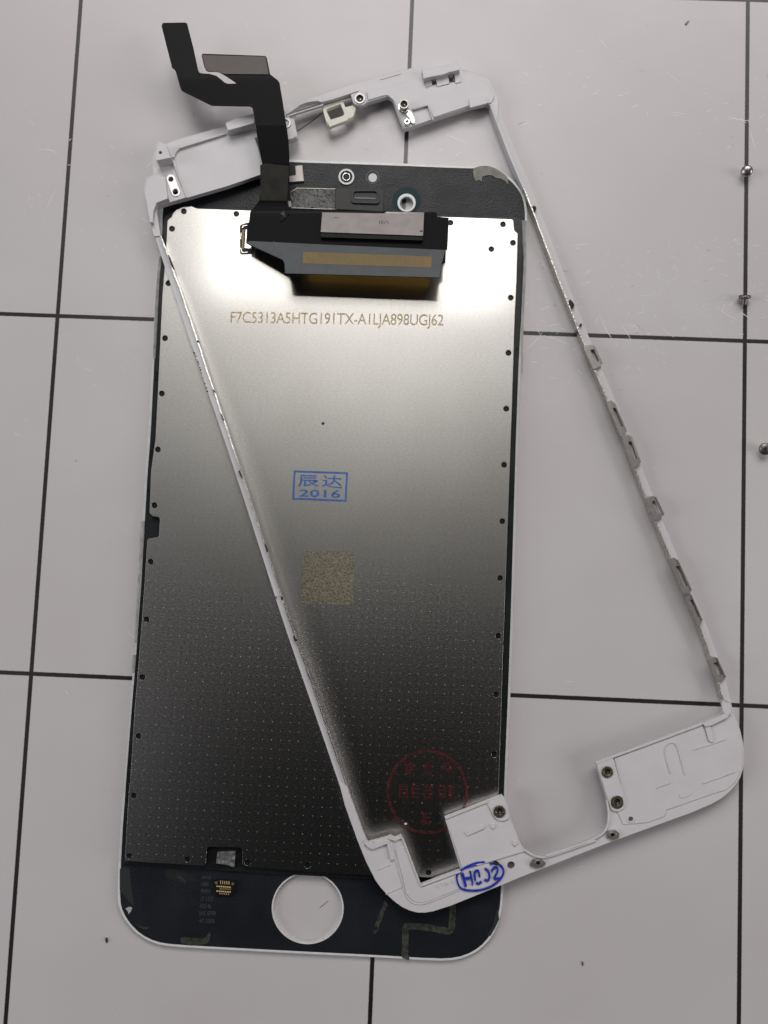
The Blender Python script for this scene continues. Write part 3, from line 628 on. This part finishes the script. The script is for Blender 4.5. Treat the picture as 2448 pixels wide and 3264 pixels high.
# ribs of the middle part
rib(smooth(z2((25, 440), (75, 408), (130, 366), (235, 348), (262, 362), (500, 285)), 1, False), 6, .7)
rib(z2((30, 455), (270, 380)), 4, .5)
slab(bm, [rounded(z2((448, 300), (500, 284), (548, 300), (562, 355), (545, 380), (510, 388), (470, 372)), 7), circle(1147, 313, 15, 24)], T(TH+.55), T(TH-.05))
slab(bm, [rounded(z2((-8, 462), (50, 460), (72, 540), (92, 590), (50, 612), (2, 600)), 6)], T(TH+.5), T(TH-.05))
slab(bm, [z2((560, 300), (780, 235), (905, 200), (920, 165), (950, 275), (1200, 232), (1330, 215), (1365, 250), (1400, 330), (1380, 368), (1340, 372), (1240, 385), (1000, 465), (962, 380), (860, 408), (850, 500), (805, 525), (735, 350), (700, 320), (680, 318), (565, 350))], T(TH+.18), T(TH-.05))
rib(z2((645, 215), (780, 178)), 2, .06, TH+.0)
rib(z2((862, 410), (962, 382), (998, 484)), 3.2, .5)
slab(bm, [rounded(z2((1232, 345), (1340, 322), (1352, 372), (1240, 402)), 4)], T(TH+.5), T(TH-.05))
slab(bm, [z2((922, 150), (1160, 104), (1172, 150), (1140, 158), (1105, 165), (1060, 182), (985, 196), (935, 208))], T(TH+1.3), T(0))
slab(bm, [rounded(z2((940, 232), (985, 214), (990, 250), (945, 266)), 3)], T(TH+.1), T(-.0)); slab(bm, [rounded(z2((1015, 205), (1095, 185), (1105, 240), (1025, 262)), 3)], T(TH+.3), T(0)); slab(bm, [rounded(z2((1135, 160), (1170, 150), (1182, 232), (1145, 240)), 3)], T(TH+.3), T(0))
body = obj('frame_body', bm, [M_white, mat('lettering_relief_shade', (.50, .49, .50), .6)], frame)  # letters lie flat; their darker plastic colour carries the shade of the relief
# ivory bracket
bm = bmesh.new()
slab(bm, [rounded(z2((262, 392), (398, 345), (416, 398), (468, 384), (488, 398), (470, 458), (430, 484), (312, 528), (294, 512)), 4), rounded(z2((288, 412), (384, 376), (412, 440), (400, 455), (318, 480)), 4)], T(.95), T(.1))
slab(bm, [z2((295, 490), (412, 450), (440, 462), (430, 484), (312, 528))], T(1.2), T(.9))
obj('camera_bracket', bm, M_ivory, frame)
# steel rails
def railwall(path, w, h0, h1, name, m):
    bm = bmesh.new(); slab(bm, [stroke(path, w)], T(h1), T(h0)); return obj(name, bm, m, frame)
def wob(path, a, s):
    out = []
    for i in range(len(path)-1):
        for k in range(6):
            t = k/6; x = path[i][0]*(1-t)+path[i+1][0]*t; y = path[i][1]*(1-t)+path[i+1][1]*t
            out.append((x+a*noise.noise(Vector((x*s, y*s, 0))), y))
    out.append(path[-1]); return out
M_rail = mat('rail_steel', (.60, .58, .53), .3, metal=.95, bevel=.0001, bump=.9, bscale=2600, colvar=.45, cvscale=3500)
railwall(wob(li[0:], 2.2, .03), 3.6, .9, 1.6, 'steel_rail', M_rail)
rr = railwall(wob(rl[5:], 1.2, .03), 3.8, -.9, 1.15, 'steel_rail', M_rail)
# rail clips
for (a, b, w, so) in ((z6((362, 232), (432, 388)) + [28, 1]), (z6((520, 618), (622, 862)) + [20, 1]), (z6((632, 860), (708, 1082)) + [24, 1]), (z6((795, 1300), (862, 1455)) + [30, 1]), (z6((958, 1730), (1072, 1992)) + [24, 1]), (z6((1068, 1975), (1160, 2195)) + [18, 1]), (zr((1262, 0), (1325, 155)) + [28, 1]),):
    A, B = Vector(a), Vector(b); t = (B-A).normalized(); n = Vector((-t.y, t.x)) * -1
    L_ = (B-A).length
    q = lambda u, v: tuple(A+t*(u*L_)+n*(v*w))
    out = rounded([q(0, -.15), q(.02, .75), q(.16, 1.02), q(.93, 1.12), q(1.0, .65), q(1.02, -.15)], 4)
    hole = rounded([q(.22, .42), q(.26, .85), q(.80, .88), q(.78, .42)], 2.5)
    bm = bmesh.new(); slab(bm, [out, hole], T(1.32), T(.95)); slab(bm, [stroke([q(.1, 1.0), q(.93, 1.08)], 3)], T(1.5), T(.6))
    obj('rail_clip', bm, M_clip, frame)
# inserts, nuts, straps
def insert(x, y, r, h, toothed, m=M_brass, hole=.5):
    bm = bmesh.new(); slab(bm, [gear(x, y, r) if toothed else circle(x, y, r, 32), circle(x, y, r*hole, 24)], T(h), T(h-.6))
    o = obj('threaded_insert', bm, m, frame)
    bm = bmesh.new(); slab(bm, [circle(x, y, r*hole*1.05, 20)], T(h-.35), T(h-.6)); slab(bm, [circle(x+r*.1, y+r*.2, r*.09, 10)], T(h-.3), T(h-.36), mi=1); obj('thread_hole', bm, [M_dark, M_steel], o)  # tiny steel disc in the hole stands in for a glint
insert(1592, 2587, 21, TH+.55, True); insert(1936, 2461, 20, TH+.6, True); insert(1967.5, 2557, 21, TH+.62, False)
insert(1146.9, 313, 17, TH+.75, False, M_clip, .68); insert(911, 392, 16, TH+.7, False, M_clip, .66)
insert(1288, 331, 15, TH+1.6, False, M_clip, .74)
insert(1297.8, 387, 8.5, TH+.7, False, M_steel, .5)
bm = bmesh.new(); slab(bm, [circle(1286, 340, 17, 24)], T(TH+.5), T(TH)); slab(bm, [smooth(z2((770, 400), (800, 395), (850, 425), (868, 460), (880, 500), (855, 505), (838, 455), (790, 430)), 1)], T(TH+.45), T(TH-.05))
obj('spring_contact', bm, M_steel, frame)
for pts, cc in ((zm((1218, 742), (1240, 703), (1300, 705), (1330, 730), (1312, 750), (1265, 764)), zm((1276, 728))[0]), (zr((588, 1180), (592, 1145), (650, 1135), (678, 1160), (668, 1190), (625, 1202)), zr((630, 1168))[0])):
    bm = bmesh.new(); slab(bm, [rounded(pts, 5), circle(cc[0], cc[1], 7, 18)], T(TH+.5), T(TH-.1)); slab(bm, [circle(cc[0], cc[1], 12, 20, 9), circle(cc[0], cc[1], 7, 18, 6)], T(TH+.62), T(TH+.4))
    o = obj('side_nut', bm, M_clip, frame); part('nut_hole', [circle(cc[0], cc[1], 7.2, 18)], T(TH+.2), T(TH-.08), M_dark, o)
part('brown_plug', [circle(1629, 2758, 11.6, 24)], T(TH-.5), T(TH-.9), M_hole, frame)
bm = bmesh.new(); a, b = Vector((544, 569)), Vector((560, 612)); t = (b-a).normalized(); n = Vector((-t.y, t.x)); cap = []
for k in range(13): an = math.pi*k/12; v = a+(n*math.cos(an)-t*math.sin(an))*13.5; cap.append((v.x, v.y))
for k in range(13): an = math.pi*k/12; v = b+(-n*math.cos(an)+t*math.sin(an))*13.5; cap.append((v.x, v.y))
slab(bm, [cap, circle(544.7, 571, 8.2, 18), circle(559, 611, 9, 18, 10)], T(TH+.42), T(TH+.2))
obj('metal_strap', bm, mat('satin_steel', (.8, .8, .78), .4, metal=.5, bevel=.0001), frame)
bm = bmesh.new(); slab(bm, [circle(559, 611, 10, 18)], T(.1), T(.05)); obj('strap_hole', bm, M_dark, frame)
bm = bmesh.new(); slab(bm, [circle(1382, 249, 8, 18)], T(TH+.35), T(.2)); slab(bm, [circle(1437.7, 234, 8.5, 18, 12)], T(TH+.35), T(.2)); slab(bm, [z2((945, 268), (1080, 240), (1090, 262), (950, 275))], T(.3), T(.1))
obj('pins_and_wall_shade', bm, mat('grey_rubber_and_shade', (.28, .27, .27), .5), frame)  # grey rubber pins; the low strip is wall shade painted as grey
# handwriting
bm = bmesh.new(); k = [0]
def ink(path, w, w2=None, sm=1):
    k[0] += 1; p = smooth(zh(*path), sm, False) if sm else zh(*path)
    slab(bm, [stroke(p, w/4.15, (w2 or w)/4.15)], T(TH+.58+.004*k[0]), T(TH+.5))
def inkd(path, w, w2=None, sm=1, h=.27):
    k[0] += 1; p = smooth(zh(*path), sm, False) if sm else zh(*path)
    slab(bm, [stroke(p, w/4.15, (w2 or w)/4.15)], T(TH+h+.004*k[0]), T(TH+.0))
inkd([(925, 430), (950, 510), (975, 608)], 44, 34); inkd([(1030, 402), (1045, 470), (1062, 556)], 26); inkd([(955, 505), (1045, 492)], 32, sm=0); inkd([(1052, 585), (1072, 574)], 20, sm=0)
inkd([(1100, 528), (1088, 450), (1092, 415), (1120, 392), (1145, 402), (1158, 480)], 26); inkd([(1112, 556), (1145, 578), (1182, 540)], 28)
inkd([(1228, 368), (1272, 400), (1290, 470), (1270, 535), (1222, 520)], 28)
inkd([(1315, 410), (1338, 362), (1375, 348), (1402, 375), (1385, 430), (1338, 512), (1420, 496)], 24)
inkd([(1225, 283), (1130, 290), (1030, 322), (930, 375), (865, 435), (848, 490), (880, 600), (935, 650), (1060, 668), (1200, 652), (1330, 600), (1430, 515), (1482, 420), (1462, 350), (1400, 300), (1290, 308)], 24, sm=2)
inkd([(1120, 320), (1030, 345), (950, 370)], 16)
obj('ink_marking', bm, M_blue, frame)['label'] = 'blue handwritten oval with letters'
part('ink_blot', [smooth(zh((1335, 285), (1350, 262), (1400, 280), (1418, 305), (1385, 330), (1350, 318)), 1)], T(TH+.42), T(TH), M_dark, frame)
# black adhesive crumbs stuck to the frame
M_crumb = mat('black_adhesive', (.012, .011, .010), .7, bump=.8)
for q in (z5((372, 588), (382, 590), (424, 700), (416, 712), (398, 670)), z5((628, 1340), (645, 1345), (640, 1362), (630, 1358)), z5((768, 1770), (780, 1775), (792, 1800), (778, 1802)), z5((836, 1985), (845, 1990), (872, 2045), (862, 2052)), z7((1088, 518), (1096, 520), (1115, 570), (1105, 575)), z7((1205, 885), (1218, 895), (1220, 915), (1208, 910)), z7((1290, 1170), (1300, 1165), (1322, 1200), (1305, 1205)),
          z7((905, 0), (918, 0), (935, 45), (925, 45)), z7((1165, 888), (1175, 890), (1172, 898))):
    part('adhesive_residue', [q], T(1.62), T(.9), M_crumb, frame)
for q in (z4((822, 430), (850, 432), (858, 460), (845, 478), (828, 465)), z4((1148, 1250), (1170, 1270), (1198, 1310), (1165, 1338), (1145, 1300)), z4((1238, 1470), (1262, 1468), (1258, 1484), (1248, 1488))):
    part('adhesive_residue', [smooth(q, 1)], T(1.2), T(.5), M_crumb, frame)
bm = bmesh.new()
for x, y in zip([605, 612, 622, 630, 638, 646, 655, 662, 672, 684, 700, 715, 722], [1450, 1462, 1480, 1512, 1530, 1548, 1580, 1600, 1628, 1670, 1720, 1760, 1790]):
    slab(bm, [circle(400+x/2.765, 600+y/2.765, 1.6+(x % 3)*.6, 7)], T(.99), T(.9))
obj('dirt_speck', bm, M_crumb, frame)

# ---------------------------------------------------------------- screws
def lathe(bm, prof, c, n=32, mi=0):
    rings = []
    for r, z in prof:
        rings.append([bm.verts.new((c[0]+r*math.cos(2*math.pi*k/n), c[1]+r*math.sin(2*math.pi*k/n), c[2]+z)) for k in range(n)] if r > 1e-7 else [bm.verts.new((c[0], c[1], c[2]+z))])
    for a, b in zip(rings, rings[1:]):
        for k in range(n):
            q = [a[k % len(a)], a[(k+1) % n % len(a)], b[(k+1) % n % len(b)], b[k % len(b)]]; q = list(dict.fromkeys(q))
            if len(q) > 2: f = bm.faces.new(q); f.material_index = mi; f.smooth = True
    return rings
G = 'tiny screws loose on the table'
def screw(label, px, py, prof, m, rot=(0, 0, 0), z=0.0, recess=True, rr=.00034):
    t = thing('tiny_screw', label, 'screw', P(px, py, 0), G)
    ob = Euler(rot).to_matrix()
    bm = bmesh.new(); lathe(bm, prof, (0, 0, 0))
    bmesh.ops.recalc_face_normals(bm, faces=bm.faces[:])
    me_o = Vector((0, 0, z)) + Vector(t.location)
    for v in bm.verts: v.co = ob @ v.co + me_o
    h = obj('screw_head', bm, m, t)
    bm = bmesh.new()
    top = max(p[1] for p in prof)
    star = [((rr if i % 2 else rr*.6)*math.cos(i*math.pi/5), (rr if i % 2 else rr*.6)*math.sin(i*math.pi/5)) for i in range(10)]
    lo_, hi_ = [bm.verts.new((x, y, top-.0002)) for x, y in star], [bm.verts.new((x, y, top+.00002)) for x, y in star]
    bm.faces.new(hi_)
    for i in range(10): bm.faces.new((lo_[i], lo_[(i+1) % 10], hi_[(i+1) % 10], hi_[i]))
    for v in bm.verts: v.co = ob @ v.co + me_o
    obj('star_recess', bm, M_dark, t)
    bm = bmesh.new(); bot_ = min(p[1] for p in prof)
    pr = [(0, -.0011)]
    for i in range(9): zz = -.001+i*.00012; pr += [(.00042, zz), (.00052, zz+.00006)]
    pr += [(.00045, bot_+.0002)]
    lathe(bm, pr, (0, 0, 0), 20)
    bmesh.ops.recalc_face_normals(bm, faces=bm.faces[:])
    for v in bm.verts: v.co = ob @ v.co + me_o
    obj('screw_shank', bm, m, t)
    return t
dome = [(r_*.92, z_) for r_, z_ in ((0, .0), (.0009, .0), (.00108, .00012), (.0011, .0003), (.00104, .0005), (.00088, .00068), (.0006, .0008), (.0003, .00084), (0, .00085))]
M_chrome = mat('polished_steel', (.40, .39, .38), .32, metal=1)
M_dullscrew = mat('dull_steel_screw', (.19, .175, .16), .4, metal=.85)
screw('bright silver dome-headed screw on the upper part of the right-hand black line', 2372, 556, dome, M_chrome, (.25, -.3, 0), .0011, rr=.0002)
screw('dull screw tipped on its side over the right-hand black line, above the line crossing', 2366, 958, [(0, .0), (.0009, .0), (.001, .0001), (.00102, .0004), (.0009, .0006), (0, .00062)], M_dullscrew, (-1.15, .35, .2), .001)
screw('dark grey screw with a star recess, near the right edge below the line crossing', 2429, 1434, [(0, .0), (.0009, .0), (.00102, .0001), (.00104, .0003), (.00092, .0005), (0, .00052)], M_dullscrew, (.18, -.1, 0), .0011, rr=.00044)

# ---------------------------------------------------------------- loose bits
def crumb(label, pts, h, m=None):
    bm = bmesh.new(); slab(bm, [pts], h, .005)
    bmesh.ops.translate(bm, verts=bm.verts[:], vec=(0, 0, 0))
    o = obj('crumb', bm, m or M_crumb); o['label'] = label; o['category'] = 'crumb'; return o
crumb('black crumb on the white table left of the display bottom corner', [(336, 2990), (341, 2992), (343, 3003), (339, 3006), (336, 3000)], .3)
crumb('pale grey lint on the table near the top right corner of the photo', Z(2148, 0, 5.53, [(195, 420), (230, 380), (275, 358), (268, 378), (225, 440)]), .15, mat('grey_lint', (.22, .19, .19), .8))
crumb('brown speck on the table at the lower right, below the frame', [(1854, 3066), (1859, 3066), (1860, 3078), (1855, 3078)], .15, mat('brown_speck', (.12, .08, .07), .8))
crumb('faint pink scratch mark seen through the round home button hole', [(1018, 2893), (1045, 2871), (1047, 2873), (1020, 2895)], .03, mat('pinkish_mark', (.28, .17, .19), .7))
bm = bmesh.new(); slab(bm, [stroke(smooth(z2((98, 556), (180, 500), (272, 428)), 2, False), 1.6)], .12, .04)
o = obj('hair', bm, mat('dark_hair', (.06, .05, .05), .5)); o['label'] = 'thin dark hair on the table below the ivory bracket'; o['category'] = 'hair'
